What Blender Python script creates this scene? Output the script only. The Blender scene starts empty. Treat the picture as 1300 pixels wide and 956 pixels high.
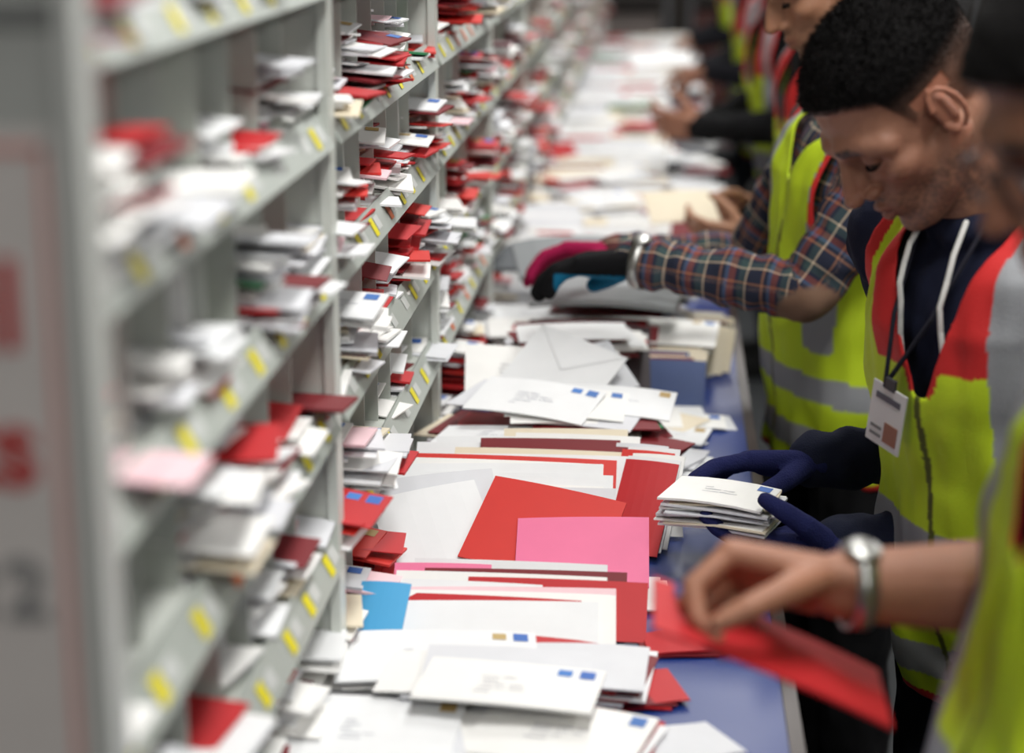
import bpy, bmesh, math, random
import numpy as np
from mathutils import Vector, Matrix, noise
random.seed(11)
V=Vector
SC=bpy.context.scene
def lin(r,g,b):
    def f(c):
        c=c/255.0
        return c/12.92 if c<=0.04045 else ((c+0.055)/1.055)**2.4
    return (f(r),f(g),f(b))
# ------------------------------------------------------------------ materials
def new_mat(name, rough=0.6, bump=0.0, bscale=200.0, col=None, var=0.0, vscale=8.0, metal=0.0, sss=0.0, spec=0.5):
    m=bpy.data.materials.new(name); m.use_nodes=True
    nt=m.node_tree; b=nt.nodes['Principled BSDF']
    b.inputs['Roughness'].default_value=rough
    b.inputs['Metallic'].default_value=metal
    b.inputs['Specular IOR Level'].default_value=spec
    if col is None:
        a=nt.nodes.new('ShaderNodeAttribute'); a.attribute_name='Col'; src=a.outputs['Color']
    else:
        a=nt.nodes.new('ShaderNodeRGB'); a.outputs[0].default_value=(*col,1); src=a.outputs[0]
    tc=nt.nodes.new('ShaderNodeTexCoord')
    if var>0:
        n=nt.nodes.new('ShaderNodeTexNoise'); n.inputs['Scale'].default_value=vscale; n.inputs['Detail'].default_value=4
        nt.links.new(tc.outputs['Object'],n.inputs['Vector'])
        mr=nt.nodes.new('ShaderNodeMapRange'); mr.inputs['To Min'].default_value=1-var; mr.inputs['To Max'].default_value=1+var
        nt.links.new(n.outputs['Fac'],mr.inputs['Value'])
        mx=nt.nodes.new('ShaderNodeVectorMath'); mx.operation='SCALE'
        nt.links.new(src,mx.inputs[0]); nt.links.new(mr.outputs[0],mx.inputs['Scale'])
        src=mx.outputs[0]
    nt.links.new(src,b.inputs['Base Color'])
    if bump>0:
        n2=nt.nodes.new('ShaderNodeTexNoise'); n2.inputs['Scale'].default_value=bscale; n2.inputs['Detail'].default_value=3
        nt.links.new(tc.outputs['Object'],n2.inputs['Vector'])
        bp=nt.nodes.new('ShaderNodeBump'); bp.inputs['Strength'].default_value=bump; bp.inputs['Distance'].default_value=0.002
        nt.links.new(n2.outputs['Fac'],bp.inputs['Height']); nt.links.new(bp.outputs[0],b.inputs['Normal'])
    if sss>0:
        b.inputs['Subsurface Weight'].default_value=sss
        b.inputs['Subsurface Radius'].default_value=(0.01,0.004,0.002)
        b.inputs['Subsurface Scale'].default_value=1.0
    return m
M_paper=new_mat('paper',0.62,0.05,60,var=0.04,vscale=30)
M_metal=new_mat('painted_metal',0.42,0.03,40,var=0.05,vscale=3)
M_desk=new_mat('desk_laminate',0.38,0.05,90,var=0.08,vscale=6,spec=.35)
M_skin=new_mat('skin',0.5,0.28,520,var=0.10,vscale=55,sss=0.06,spec=.4)
M_cloth=new_mat('cloth',0.9,0.5,500,var=0.12,vscale=25,spec=0.2)
M_vest=new_mat('hi_vis_fabric',0.62,0.3,350,var=0.05,vscale=20,spec=0.3)
M_glove=new_mat('knit_glove',0.95,0.8,420,var=0.15,vscale=60,spec=0.15)
M_hair=new_mat('hair',0.8,0.8,700,var=0.25,vscale=150,spec=0.15)
M_steel=new_mat('steel',0.38,col=(0.42,0.42,0.40),metal=1.0)
M_white=new_mat('cord',0.8,0.3,600,col=lin(225,225,220))
M_floor=new_mat('floor_vinyl',0.65,0.05,30,col=lin(58,60,62),var=0.12,vscale=1.5,spec=.2)
M_wall=new_mat('wall_paint',0.8,0.1,20,col=lin(76,70,66),var=0.08,vscale=1)
M_ceil=new_mat('ceiling_paint',0.9,0.1,20,col=lin(215,215,210),var=0.04,vscale=1)
M_dark=new_mat('dark_plastic',0.5,col=lin(25,24,26))
def emis(name,col,s):
    m=bpy.data.materials.new(name); m.use_nodes=True
    b=m.node_tree.nodes['Principled BSDF']; b.inputs['Emission Color'].default_value=(*col,1); b.inputs['Emission Strength'].default_value=s
    b.inputs['Base Color'].default_value=(*col,1)
    try: m.cycles.emission_sampling='NONE'
    except Exception: pass
    return m
M_tube=emis('tube_glow',(1,0.98,0.94),3.0)
def plaid():
    m=bpy.data.materials.new('plaid_flannel'); m.use_nodes=True
    nt=m.node_tree; b=nt.nodes['Principled BSDF']; b.inputs['Roughness'].default_value=0.9; b.inputs['Specular IOR Level'].default_value=0.2
    a=nt.nodes.new('ShaderNodeAttribute'); a.attribute_name='luv'
    sx=nt.nodes.new('ShaderNodeSeparateXYZ'); nt.links.new(a.outputs['Vector'],sx.inputs[0])
    def ramp(out,per,stops):
        d=nt.nodes.new('ShaderNodeMath'); d.operation='DIVIDE'; d.inputs[1].default_value=per; nt.links.new(out,d.inputs[0])
        fr=nt.nodes.new('ShaderNodeMath'); fr.operation='FRACT'; nt.links.new(d.outputs[0],fr.inputs[0])
        r=nt.nodes.new('ShaderNodeValToRGB'); r.color_ramp.interpolation='CONSTANT'
        el=r.color_ramp.elements
        el[0].position=0; el[0].color=(*stops[0][1],1); el[1].position=stops[1][0]; el[1].color=(*stops[1][1],1)
        for p,c in stops[2:]:
            e=el.new(p); e.color=(*c,1)
        nt.links.new(fr.outputs[0],r.inputs[0]); return r.outputs[0]
    nav=lin(42,46,62); red=lin(134,70,58); crm=lin(206,186,160); grn=lin(64,84,84); brn=lin(160,112,84); blu=lin(80,98,130)
    st=[(0,nav),(0.24,crm),(0.29,grn),(0.46,nav),(0.54,red),(0.68,blu),(0.76,nav),(0.84,brn),(0.90,nav)]
    c1=ramp(sx.outputs[0],0.070,st); c2=ramp(sx.outputs[1],0.070,st)
    mx=nt.nodes.new('ShaderNodeMix'); mx.data_type='RGBA'; mx.inputs[0].default_value=0.5
    nt.links.new(c1,mx.inputs[6]); nt.links.new(c2,mx.inputs[7])
    m2=nt.nodes.new('ShaderNodeMix'); m2.data_type='RGBA'; nt.links.new(sx.outputs[2],m2.inputs[0])
    nt.links.new(mx.outputs[2],m2.inputs[6]); m2.inputs[7].default_value=(*lin(128,100,82),1)
    nt.links.new(m2.outputs[2],b.inputs['Base Color'])
    return m
M_plaid=plaid()
# ------------------------------------------------------------------ mesh accumulators
class Acc:
    def __init__(s): s.v=[]; s.f=[]; s.c=[]
    def add(s,vs,fs,col=(1,1,1)):
        o=len(s.v); s.v.extend([tuple(p) for p in vs]); s.f.extend([tuple(i+o for i in f) for f in fs]); s.c.extend([col]*len(vs))
def setcol(me,cols,name='Col'):
    a=me.attributes.new(name,'FLOAT_COLOR','POINT')
    arr=np.ones((len(me.vertices),4),dtype=np.float32); arr[:,:3]=np.asarray(cols,dtype=np.float32)[:,:3]
    a.data.foreach_set('color',arr.ravel())
def mkobj(name,acc,mat,smooth=False,parent=None):
    me=bpy.data.meshes.new(name); me.from_pydata(acc.v,[],acc.f); me.update()
    setcol(me,np.array(acc.c)); me.materials.append(mat)
    if smooth: me.polygons.foreach_set('use_smooth',[True]*len(me.polygons))
    ob=bpy.data.objects.new(name,me); SC.collection.objects.link(ob)
    if parent: par(ob,parent)
    return ob
def par(ob,e):
    ob.parent=e; ob.matrix_parent_inverse=Matrix.Translation(-e.location)
def empty(name,loc):
    e=bpy.data.objects.new(name,None); e.location=loc; e.empty_display_size=0.1; SC.collection.objects.link(e); return e
def box(acc,x0,x1,y0,y1,z0,z1,col):
    vs=[(x,y,z) for x in (x0,x1) for y in (y0,y1) for z in (z0,z1)]
    acc.add(vs,[(0,1,3,2),(4,6,7,5),(0,4,5,1),(2,3,7,6),(0,2,6,4),(1,5,7,3)],col)
def obox(acc,M,x0,x1,y0,y1,z0,z1,col):
    vs=[M@V((x,y,z)) for x in (x0,x1) for y in (y0,y1) for z in (z0,z1)]
    acc.add(vs,[(0,1,3,2),(4,6,7,5),(0,4,5,1),(2,3,7,6),(0,2,6,4),(1,5,7,3)],col)
def loft(acc,rings,n=24,col=(1,1,1)):
    vs=[];fs=[]
    for c,a,b in rings:
        for i in range(n):
            t=2*math.pi*i/n; vs.append(c+a*math.cos(t)+b*math.sin(t))
    m=len(rings)
    for k in range(m-1):
        for i in range(n):
            j=(i+1)%n; fs.append((k*n+i,k*n+j,(k+1)*n+j,(k+1)*n+i))
    vs.append(rings[0][0]); vs.append(rings[-1][0])
    for i in range(n):
        j=(i+1)%n; fs.append((m*n,j,i)); fs.append((m*n+1,(m-1)*n+i,(m-1)*n+j))
    acc.add(vs,fs,col)
def frame(d):
    d=d.normalized(); a=V((0,0,1)) if abs(d.z)<0.9 else V((1,0,0))
    x=d.cross(a).normalized(); return x,d.cross(x).normalized()
def capsule(acc,p0,r0,p1,r1,n=14,col=(1,1,1)):
    p0=V(p0);p1=V(p1); d=p1-p0
    if d.length<1e-6: d=V((0,0,1e-5))
    dn=d.normalized(); x,y=frame(d); R=[]
    for k in range(1,5):
        t=math.pi/2*(k/4); R.append((p0-dn*r0*math.cos(t),x*r0*math.sin(t),y*r0*math.sin(t)))
    for k in range(4,0,-1):
        t=math.pi/2*(k/4); R.append((p1+dn*r1*math.cos(t),x*r1*math.sin(t),y*r1*math.sin(t)))
    loft(acc,R,n,col)
def chain(acc,pts,rs,n=14,col=(1,1,1)):
    for i in range(len(pts)-1): capsule(acc,pts[i],rs[i],pts[i+1],rs[i+1],n,col)
def ellipsoid(acc,M,c,r,n=20,col=(1,1,1)):
    R=[]; m=12; c=V(c); R3=M.to_3x3()
    for k in range(m+1):
        t=math.pi*(k+0.02)/(m+0.04); z=-math.cos(t); s=math.sin(t)
        R.append((M@(c+V((0,0,r[2]*z))),R3@V((r[0]*s,0,0)),R3@V((0,r[1]*s,0))))
    loft(acc,R,n,col)
def remesh(name,acc,voxel,smooth=3):
    me=bpy.data.meshes.new(name); me.from_pydata(acc.v,[],acc.f); me.update()
    ob=bpy.data.objects.new(name,me); SC.collection.objects.link(ob)
    m=ob.modifiers.new('r','REMESH'); m.mode='VOXEL'; m.voxel_size=voxel
    if smooth:
        s=ob.modifiers.new('s','SMOOTH'); s.factor=0.5; s.iterations=smooth
    dg=bpy.context.evaluated_depsgraph_get(); dg.update()
    me2=bpy.data.meshes.new_from_object(ob.evaluated_get(dg))
    ob.modifiers.clear(); ob.data=me2; me2.name=name
    me2.polygons.foreach_set('use_smooth',[True]*len(me2.polygons))
    return ob
def getv(me):
    a=np.empty(len(me.vertices)*3,dtype=np.float32); me.vertices.foreach_get('co',a); return a.reshape(-1,3).astype(np.float64)
def getn(me):
    a=np.empty(len(me.vertices)*3,dtype=np.float32); me.vertex_normals.foreach_get('vector',a); return a.reshape(-1,3).astype(np.float64)
def setv(me,a):
    me.vertices.foreach_set('co',a.astype(np.float32).ravel()); me.update()
def nz(P,scale,off=0.0):
    return np.array([noise.noise(V((p[0]*scale[0]+off,p[1]*scale[1],p[2]*scale[2]))) for p in P])
def sstep(x,a,b):
    t=np.clip((x-a)/(b-a),0,1); return t*t*(3-2*t)
def segdist(P,a,b):
    a=np.array(a);b=np.array(b);d=b-a; t=np.clip(((P-a)@d)/(d@d),0,1)
    q=a+t[:,None]*d; return np.linalg.norm(P-q,axis=1),t*np.linalg.norm(d)
# ------------------------------------------------------------------ envelopes
W1=lin(230,231,232);W2=lin(237,236,233);W3=lin(214,215,219);CRM=lin(224,212,188)
RED=lin(186,28,34);RED2=lin(208,48,40);DRED=lin(118,18,28);PNK=lin(236,118,158);GRN=lin(40,120,74);BLU=lin(70,160,210);LPK=lin(236,200,206);GRY=lin(150,152,156)
PAL=[W1]*32+[W2]*26+[W3]*18+[CRM]*6+[RED]*13+[RED2]*4+[DRED]*8+[LPK]*4+[GRN]*2+[PNK]*1
WP=[W1,W1,W2,W3,W2,W1,W3,CRM]
RP=[RED,DRED,RED,RED2,W1,DRED,W2]
def env(acc,M,w,h,t,col,nx=1,ny=1,bend=0.0,twist=0.0,dec=None):
    def sf(x,y): return bend*(1-(2*x/w)**2)+twist*x*y*40
    vs=[];fs=[]
    for l in (0,1):
        for j in range(ny+1):
            for i in range(nx+1):
                x=-w/2+w*i/nx; y=-h/2+h*j/ny; vs.append(M@V((x,y,sf(x,y)+l*t)))
    n=(nx+1)*(ny+1); idx=lambda i,j,l:l*n+j*(nx+1)+i
    for j in range(ny):
        for i in range(nx):
            fs.append((idx(i,j,1),idx(i+1,j,1),idx(i+1,j+1,1),idx(i,j+1,1)))
            fs.append((idx(i,j,0),idx(i,j+1,0),idx(i+1,j+1,0),idx(i+1,j,0)))
    for i in range(nx):
        fs.append((idx(i,0,0),idx(i+1,0,0),idx(i+1,0,1),idx(i,0,1))); fs.append((idx(i+1,ny,0),idx(i,ny,0),idx(i,ny,1),idx(i+1,ny,1)))
    for j in range(ny):
        fs.append((idx(0,j+1,0),idx(0,j,0),idx(0,j,1),idx(0,j+1,1))); fs.append((idx(nx,j,0),idx(nx,j+1,0),idx(nx,j+1,1),idx(nx,j,1)))
    acc.add(vs,fs,col)
    def q(x0,x1,y0,y1,c,e=0.0005):
        k=3 if (x1-x0)>0.02 else 1
        for a in range(k):
            xa=x0+(x1-x0)*a/k; xb=x0+(x1-x0)*(a+1)/k
            acc.add([M@V((x,y,sf(x,y)+t+e)) for x,y in ((xa,y0),(xb,y0),(xb,y1),(xa,y1))],[(0,1,2,3)],c)
    if dec=='addr':
        sc=random.choice([lin(50,100,180),lin(180,150,90),lin(50,100,180),lin(60,110,180)])
        q(w/2-.026,w/2-.009,h/2-.028,h/2-.007,sc)
        if random.random()<.6: q(w/2-.050,w/2-.034,h/2-.026,h/2-.009,random.choice([lin(60,120,195),lin(186,160,104)]))
        ink=lin(84,88,116); nl=random.randint(3,5)
        for k in range(nl):
            y=0.01-k*0.0100; x=-w*.16+random.uniform(-.003,.003)
            for wd in range(random.randint(1,3)):
                L=random.uniform(.009,.022)
                xx=x
                while xx<x+L:
                    hh_=random.uniform(.0014,.0036); q(xx,xx+.0008,y-.0003,y+hh_,ink); q(xx,xx+.0018,y,y+.0006,ink); xx+=.0021
                x+=L+.004
    if dec=='flap':
        c2=tuple(a*.86 for a in col); e=.0009
        acc.add([M@V((x,y,sf(x,y)+t+e)) for x,y in ((-w/2+.001,h/2-.001),(0,-h*.08),(w/2-.001,h/2-.001))],[(0,1,2)],c2)
        acc.add([M@V((x,y,sf(x,y)+t+e+.0003)) for x,y in ((-w/2+.004,h/2-.002),(0,-h*.055),(w/2-.004,h/2-.002))],[(0,1,2)],col)
def T(x,y,z): return Matrix.Translation((x,y,z))
def RZ(a): return Matrix.Rotation(math.radians(a),4,'Z')
def RX(a): return Matrix.Rotation(math.radians(a),4,'X')
def RY(a): return Matrix.Rotation(math.radians(a),4,'Y')
DZ=0.90
# ------------------------------------------------------------------ room
def simple_box(name,x0,x1,y0,y1,z0,z1,mat,col=(1,1,1)):
    a=Acc(); box(a,x0,x1,y0,y1,z0,z1,col); return mkobj(name,a,mat)
RX0,RX1,RY0,RY1,RH=-4.0,6.0,-3.5,15.0,4.2
simple_box('floor',RX0,RX1,RY0,RY1,-.1,0,M_floor)
simple_box('ceiling',RX0,RX1,RY0,RY1,RH,RH+.1,M_ceil)
simple_box('wall_left',RX0-.1,RX0,RY0,RY1,0,RH,M_wall)
simple_box('wall_right',RX1,RX1+.1,RY0,RY1,0,RH,M_wall)
simple_box('wall_back',RX0,RX1,RY1,RY1+.1,0,RH,M_wall)
simple_box('wall_front',RX0,RX1,RY0-.1,RY0,0,RH,M_wall)
for nm,(a,b,c,d) in {'baseboard_back':(RX0,RX1,RY1-.02,RY1),'baseboard_left':(RX0,RX0+.02,RY0,RY1-.02),'baseboard_right':(RX1-.02,RX1,RY0,RY1-.02)}.items():
    simple_box(nm,a,b,c,d,0,.12,M_dark)
for lx in (0.35,2.6):
    for ly in (-1.5,1.4,4.3,7.2,10.1,13.0):
        a=Acc(); box(a,lx-.12,lx+.12,ly-.75,ly+.75,3.32,3.38,lin(230,230,228)); 
        for cy in (ly-.6,ly+.6): box(a,lx-.01,lx+.01,cy-.01,cy+.01,3.38,RH,lin(120,120,120))
        e=empty('fluorescent_light_fixture',(lx,ly,3.3))
        mkobj('housing',a,M_metal,parent=e)
        for o in (-.06,.06):
            b=Acc(); capsule(b,(lx+o,ly-.7,3.295),.014,(lx+o,ly+.7,3.295),.014); mkobj('tube',b,M_tube,True,parent=e)
        L=bpy.data.lights.new('tube_light','AREA'); L.shape='RECTANGLE'; L.size=.4; L.size_y=1.5; L.color=(1,.99,.965)
        en=46 if lx<1 else 40
        if ly>12: en*=.25
        elif ly>9: en*=.6
        L.energy=en
        lo=bpy.data.objects.new('tube_light',L); lo.location=(lx,ly,3.26); SC.collection.objects.link(lo); par(lo,e)
# ------------------------------------------------------------------ rack
SH=[1.080,1.232,1.384,1.538,1.692,1.842,1.992]
FX=-.36; BX=-.66; BW=.92; Y0=1.04
MET=lin(206,210,203); METs=lin(194,198,191); LIP=lin(166,172,166)
NB=11
for b in range(NB):
    a=Acc(); ya=Y0+b*BW; yb=ya+BW
    box(a,BX-.01,BX,ya,yb,0.05,2.15,METs)
    box(a,BX,FX+.008,ya-.012,ya+.012,0.0,2.15,MET)
    box(a,FX+.002,FX+.013,ya-.018,ya+.018,DZ,2.15,MET)
    if b==NB-1:
        box(a,BX,FX+.012,yb-.012,yb+.012,0.0,2.15,MET)
    box(a,BX,FX,ya,yb,2.135,2.15,MET)
    for z in [DZ+.004]+SH:
        box(a,BX,FX,ya+.012,yb-.012,z-.006,z,MET)
        if z>DZ+.05:
            vs=[V((FX,ya+.018,z+.008)),V((FX+.02,ya+.018,z-.027)),V((FX+.02,yb-.018,z-.027)),V((FX,yb-.018,z+.008))]
            o=V((-.003,0,-.0015)); a.add(vs+[p+o for p in vs],[(0,1,2,3),(7,6,5,4),(0,4,5,1),(1,5,6,2),(2,6,7,3),(3,7,4,0)],LIP)
            for k in range(8):
                yc=ya+.022+(k+.5)*(BW-.044)/8+random.uniform(-.012,.012)
                d=V((.02,0,-.035)).normalized(); nn=V((.868,0,.496))
                c=random.choice([lin(222,210,30)]*8+[lin(214,110,60)])
                def tag(y0,y1,t0,t1,c,e):
                    p=V((FX,0,z+.008))+nn*e
                    a.add([p+d*t0+V((0,y0,0)),p+d*t1+V((0,y0,0)),p+d*t1+V((0,y1,0)),p+d*t0+V((0,y1,0))],[(0,1,2,3)],c)
                if random.random()<.85: tag(yc-.011,yc+.011,.010,.033,c,.0012)
                tag(yc+.018,yc+.048,.012,.029,lin(196,199,196),.0008)
        ztop=z+.146 if z>1 else 1.064
        for k in range(1,8):
            yc=ya+k*BW/8
            box(a,BX,FX-.015,yc-.0012,yc+.0012,z,min(ztop,2.135),METs)
    mkobj('mail_sorting_rack',a,M_metal)
# end panel with notice
a=Acc(); box(a,BX-.06,-.316,Y0-.045,Y0-.020,0,2.2,lin(176,178,174)); box(a,-.322,-.312,Y0-.050,Y0-.016,0,2.2,lin(196,198,194)); box(a,BX-.06,-.316,Y0-.048,Y0-.044,1.70,1.712,lin(120,122,120))
mkobj('rack_end_panel',a,M_metal)
e=empty('notice_poster',(-.5,Y0-.05,1.3))
a=Acc(); yy=Y0-.0465; box(a,-.62,-.3275,yy-.001,yy,.93,1.645,lin(208,202,198))
for (x0,x1,z0,z1) in ((-.612,-.3325,1.632,1.637),(-.612,-.3325,.938,.943),(-.612,-.608,.938,1.637),(-.3365,-.3325,.938,1.637)): box(a,x0,x1,yy-.002,yy-.001,z0,z1,lin(204,140,132))
mkobj('sheet',a,M_paper,parent=e)
def text(s,x,z,size,col,parent):
    c=bpy.data.curves.new('lettering','FONT'); c.body=s; c.size=size; c.align_x='RIGHT'; c.extrude=.0004; c.offset=.002
    c.materials.append(new_mat('ink_'+s,.6,col=col)); o=bpy.data.objects.new('lettering',c); o.location=(x,yy-.0018,z); o.rotation_euler=(math.pi/2,0,0); SC.collection.objects.link(o); par(o,parent)
text('Local mail',-.350,1.525,.07,lin(180,60,58),e)
text('all posts',-.346,1.445,.07,lin(180,60,58),e)
text('frame 12',-.346,1.365,.05,lin(130,130,130),e)
# mail in the pigeonholes
a=Acc()
for b in range(NB):
    for zi,z in enumerate([DZ+.005]+SH[:6]):
        if b>7 and zi>4: continue
        for k in range(8):
            yc=Y0+b*BW+(k+.5)*BW/8
            if zi>=6 and random.random()<.5: continue
            if random.random()<.06: continue
            n=int(random.choice([3,5,7,9,12,15,18])*(0.9 if b>4 else 1)); zz=z; mixr=random.random()
            base=random.uniform(-.035,.018); lift=random.uniform(0,8); maxh=.105; yawb=random.uniform(-6,6)
            for i in range(n):
                t=random.uniform(.002,.0085)
                if zz+t>z+maxh: break
                L=random.choice([.12,.15,.17,.19])*random.uniform(.93,1.05); w=random.uniform(.066,.098)
                st=base+random.uniform(-.035,.035)
                col=random.choice(PAL) if mixr<.86 else random.choice([RED,RED,DRED,W1,RED2,W2])
                if b==0 and random.random()<.45: col=random.choice([W1,W2,W3])
                M=T(FX+.008+st-L/2,yc+random.uniform(-.006,.006),zz+random.uniform(0,.002))@RZ(yawb+random.uniform(-9,9))@RY(random.uniform(-1,2)+lift*random.random())@RX(random.uniform(-6,6))
                env(a,M,L,w,min(t*.5,.003),col,3 if b<4 else 1,1,random.uniform(-.002,.004),0,dec=('addr' if (i==n-1 and b in(1,2)) else None)); zz+=t
            if random.random()<.18 and z>1:
                for i in range(random.randint(1,3)):
                    M=T(FX-.03-.08+random.uniform(-.02,.01),yc+.046-i*.004,z+.002)@RX(90+random.uniform(4,14))@T(0,.045,0)
                    env(a,M,.16,.095,.0015,random.choice(WP+[RED]),1,1)
mkobj('sorted_mail',a,M_paper)
# ------------------------------------------------------------------ desk
DX0,DX1,DY0,DY1=FX+.02,.155,1.05,10.9
e=empty('sorting_desk',(0,5.5,0.9))
a=Acc(); box(a,DX0,DX1-.012,DY0,DY1,DZ-.03,DZ,lin(22,50,118)); 
mkobj('desk_top',a,M_desk,parent=e)
a=Acc(); box(a,DX1-.012,DX1+.004,DY0,DY1,DZ-.034,DZ+.004,lin(52,40,36)); box(a,DX0,DX0+.012,DY0,DY1,DZ,DZ+.006,lin(40,66,120))
mkobj('edge_trim',a,M_desk,parent=e)
a=Acc()
for k in range(12):
    y=DY0+.06+k*.88
    box(a,DX1-.06,DX1-.02,y-.02,y+.02,0,DZ-.034,lin(90,92,96)); box(a,DX0+.02,DX0+.06,y-.02,y+.02,0,DZ-.034,lin(90,92,96)); box(a,DX0+.06,DX1-.06,y-.02,y+.02,DZ-.08,DZ-.034,lin(90,92,96))
mkobj('frame_legs',a,M_metal,parent=e)
# ------------------------------------------------------------------ mail on the desk
def stack(acc,x,y,z,n,w=.19,h=.14,yaw=0,jit=.012,tilt=0,pal=PAL,dec=None,t0=.0025,top=None,jyaw=8):
    zz=z
    for i in range(n):
        t=t0*random.uniform(.7,1.5)
        M=T(x+random.uniform(-jit,jit),y+random.uniform(-jit,jit),zz)@RZ(yaw+random.uniform(-jyaw,jyaw))@RX(tilt+random.uniform(-.6,1.4))@RY(random.uniform(-1.4,1.4))
        last=i==n-1
        env(acc,M,w*random.uniform(.85,1.06),h*random.uniform(.85,1.06),min(t*.7,.003),(top if (last and top) else random.choice(pal)),4 if last else 2,2 if last else 1,random.uniform(.001,.004),0,dec if last else None)
        zz+=t
    return zz
def lean(acc,x,y,z,w,h,ang,yaw,col,dec=None,t=.002,bend=.002,roll=0):
    M=T(x,y,z)@RZ(yaw)@RX(ang)@Matrix.Rotation(math.radians(roll),4,'Z')@T(0,h/2,0)
    env(acc,M,w,h,t,col,6,3,bend,random.uniform(-.01,.01),dec)
# near blurred pile
a=Acc()
stack(a,-.28,1.78,DZ+.001,10,.20,.14,4,.014,0,WP+[RED,LPK],t0=.003,top=W1,dec='addr')
stack(a,-.10,1.80,DZ+.001,9,.19,.13,-12,.014,0,WP+[RED],t0=.003,top=W2,dec='addr')
stack(a,-.25,1.96,DZ+.001,10,.22,.14,6,.014,0,WP+[RED],t0=.0034,top=W1,dec='addr')
stack(a,-.10,1.98,DZ+.001,8,.17,.13,-10,.014,0,WP+[RED,RED,DRED],t0=.003,top=W3)
stack(a,-.18,1.89,DZ+.036,5,.20,.13,-5,.035,0,WP+[LPK],t0=.003,top=W2,dec='addr',jyaw=16)
for i,(x,c,w) in enumerate([(-.20,W1,.27),(-.21,RED,.24),(-.18,W2,.27),(-.17,LPK,.25),(-.24,W1,.2),(-.12,RED,.22),(-.19,W2,.26),(-.16,DRED,.25),(-.26,PNK,.12),(-.18,W1,.24)]):
    lean(a,x,2.05+i*.011,DZ+.002,w,.085,26+i*2,random.uniform(-3,3),c)
lean(a,-.325,2.03,DZ+.02,.06,.09,32,-4,BLU)
stack(a,.035,2.10,DZ+.001,2,.10,.06,12,.008,0,[RED,DRED],top=RED)
stack(a,-.01,1.97,DZ+.001,3,.06,.10,10,.01,0,RP,top=RED)
stack(a,.03,1.80,DZ+.001,4,.11,.09,30,.02,0,WP,top=W3)
mkobj('mail_pile',a,M_paper)
# leaning file in the middle
a=Acc()
stack(a,-.17,2.265,DZ+.001,2,.33,.12,-1,.004,0,[W1,W2],t0=.002,top=W1,jyaw=2)
stack(a,-.09,2.245,DZ+.004,1,.22,.10,5,.004,0,[W1],top=W2,jyaw=2)
lean(a,-.262,2.29,DZ+.008,.145,.15,33,8,W1,None,.002,.003,roll=14)
lean(a,-.27,2.325,DZ+.012,.16,.15,35,5,W3,None,.002,.003,roll=9)
for i in range(5): lean(a,-.185+random.uniform(-.02,.02),2.335+i*.012,DZ+.012,.26,.125,35+i,random.uniform(-2,2),random.choice([W1,W2,W3]))
lean(a,-.215,2.375,DZ+.012,.285,.150,35,1.5,W1); lean(a,-.21,2.385,DZ+.012,.27,.15,36,0,W2)
for i,(x,w,h,c) in enumerate([(-.205,.285,.150,RED2),(-.20,.285,.147,RED2),(-.16,.25,.145,W1),(-.17,.24,.148,CRM),(-.15,.21,.153,DRED),(-.15,.20,.155,DRED),(-.22,.25,.14,W1),(-.12,.18,.152,W2),(-.2,.24,.14,W1),(-.13,.18,.15,CRM)]):
    lean(a,x,2.41+i*.014,DZ+.008,w,h,36+i*.6,random.uniform(-2.5,2.5),c)
for i,(x,c) in enumerate([(-.035,RED),(-.03,W1),(-.022,W2),(-.035,RED2),(-.025,W1),(-.04,W3)]):
    lean(a,x,2.40+i*.016,DZ+.006,.075,.15,40,-14+i,c)
for i in range(9): lean(a,-.015+random.uniform(-.012,.012),2.48+i*.014,DZ+.004,.08,.09,42,random.uniform(-8,5),random.choice([W1,W2,CRM,RED,W3]))
mkobj('filed_mail_row',a,M_paper)
a=Acc(); lean(a,-.168,2.290,DZ+.016,.185,.145,33,-3,RED2,None,.002,.003,roll=-13); mkobj('red_envelope',a,M_paper)
a=Acc(); lean(a,-.094,2.265,DZ+.010,.172,.112,32,-1,PNK,None,.002,.002,roll=2); mkobj('pink_envelope',a,M_paper)
# centre pile of hand addressed envelopes
a=Acc()
z=stack(a,-.25,2.82,DZ+.001,20,.19,.13,-6,.02,0,PAL,t0=.0030,jyaw=14)
z2=stack(a,-.10,2.80,DZ+.001,27,.18,.12,8,.022,0,WP+RP,t0=.0029,jyaw=16)
env(a,T(-.10,2.79,z2)@RZ(14)@RX(2),.19,.13,.002,GRN,4,2,.002)
env(a,T(-.10,2.77,z2+.003)@RZ(9)@RX(1),.19,.125,.002,DRED,4,2,.002)
env(a,T(-.12,2.78,z2+.007)@RZ(-12)@RX(3),.185,.125,.002,W3,6,3,.004,0,'addr')
env(a,T(-.135,2.785,z2+.011)@RZ(5)@RX(4)@RY(2),.185,.125,.002,W2,6,3,.003,0,'addr')
env(a,T(-.065,2.83,z2+.014)@RZ(-6)@RX(6)@RY(2),.175,.12,.002,W1,6,3,.004,0,'addr')
env(a,T(-.22,2.83,z2+.012)@RZ(-24)@RX(5)@RY(3),.185,.125,.002,W3,6,3,.005,0,'addr')
env(a,T(-.14,2.80,z2+.017)@RZ(-3)@RX(5)@RY(1),.18,.125,.002,W2,6,3,.004,0,'addr')
env(a,T(-.190,2.795,z2+.024)@RZ(-15)@RX(8)@RY(3),.190,.130,.002,W1,6,3,.005,0,'addr')
env(a,T(-.235,2.70,DZ+.080)@RZ(-10)@RX(-1)@RY(-3),.19,.10,.002,W1,6,3,.002,0,'addr')
for i in range(9): env(a,T(-.26+i*.008,2.70,DZ+.012+.0075*i)@RZ(-12+i*4)@RX(-1),.18,.11,.002,random.choice([W1,W2,LPK,W1,RED]),4,2,.002)
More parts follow.
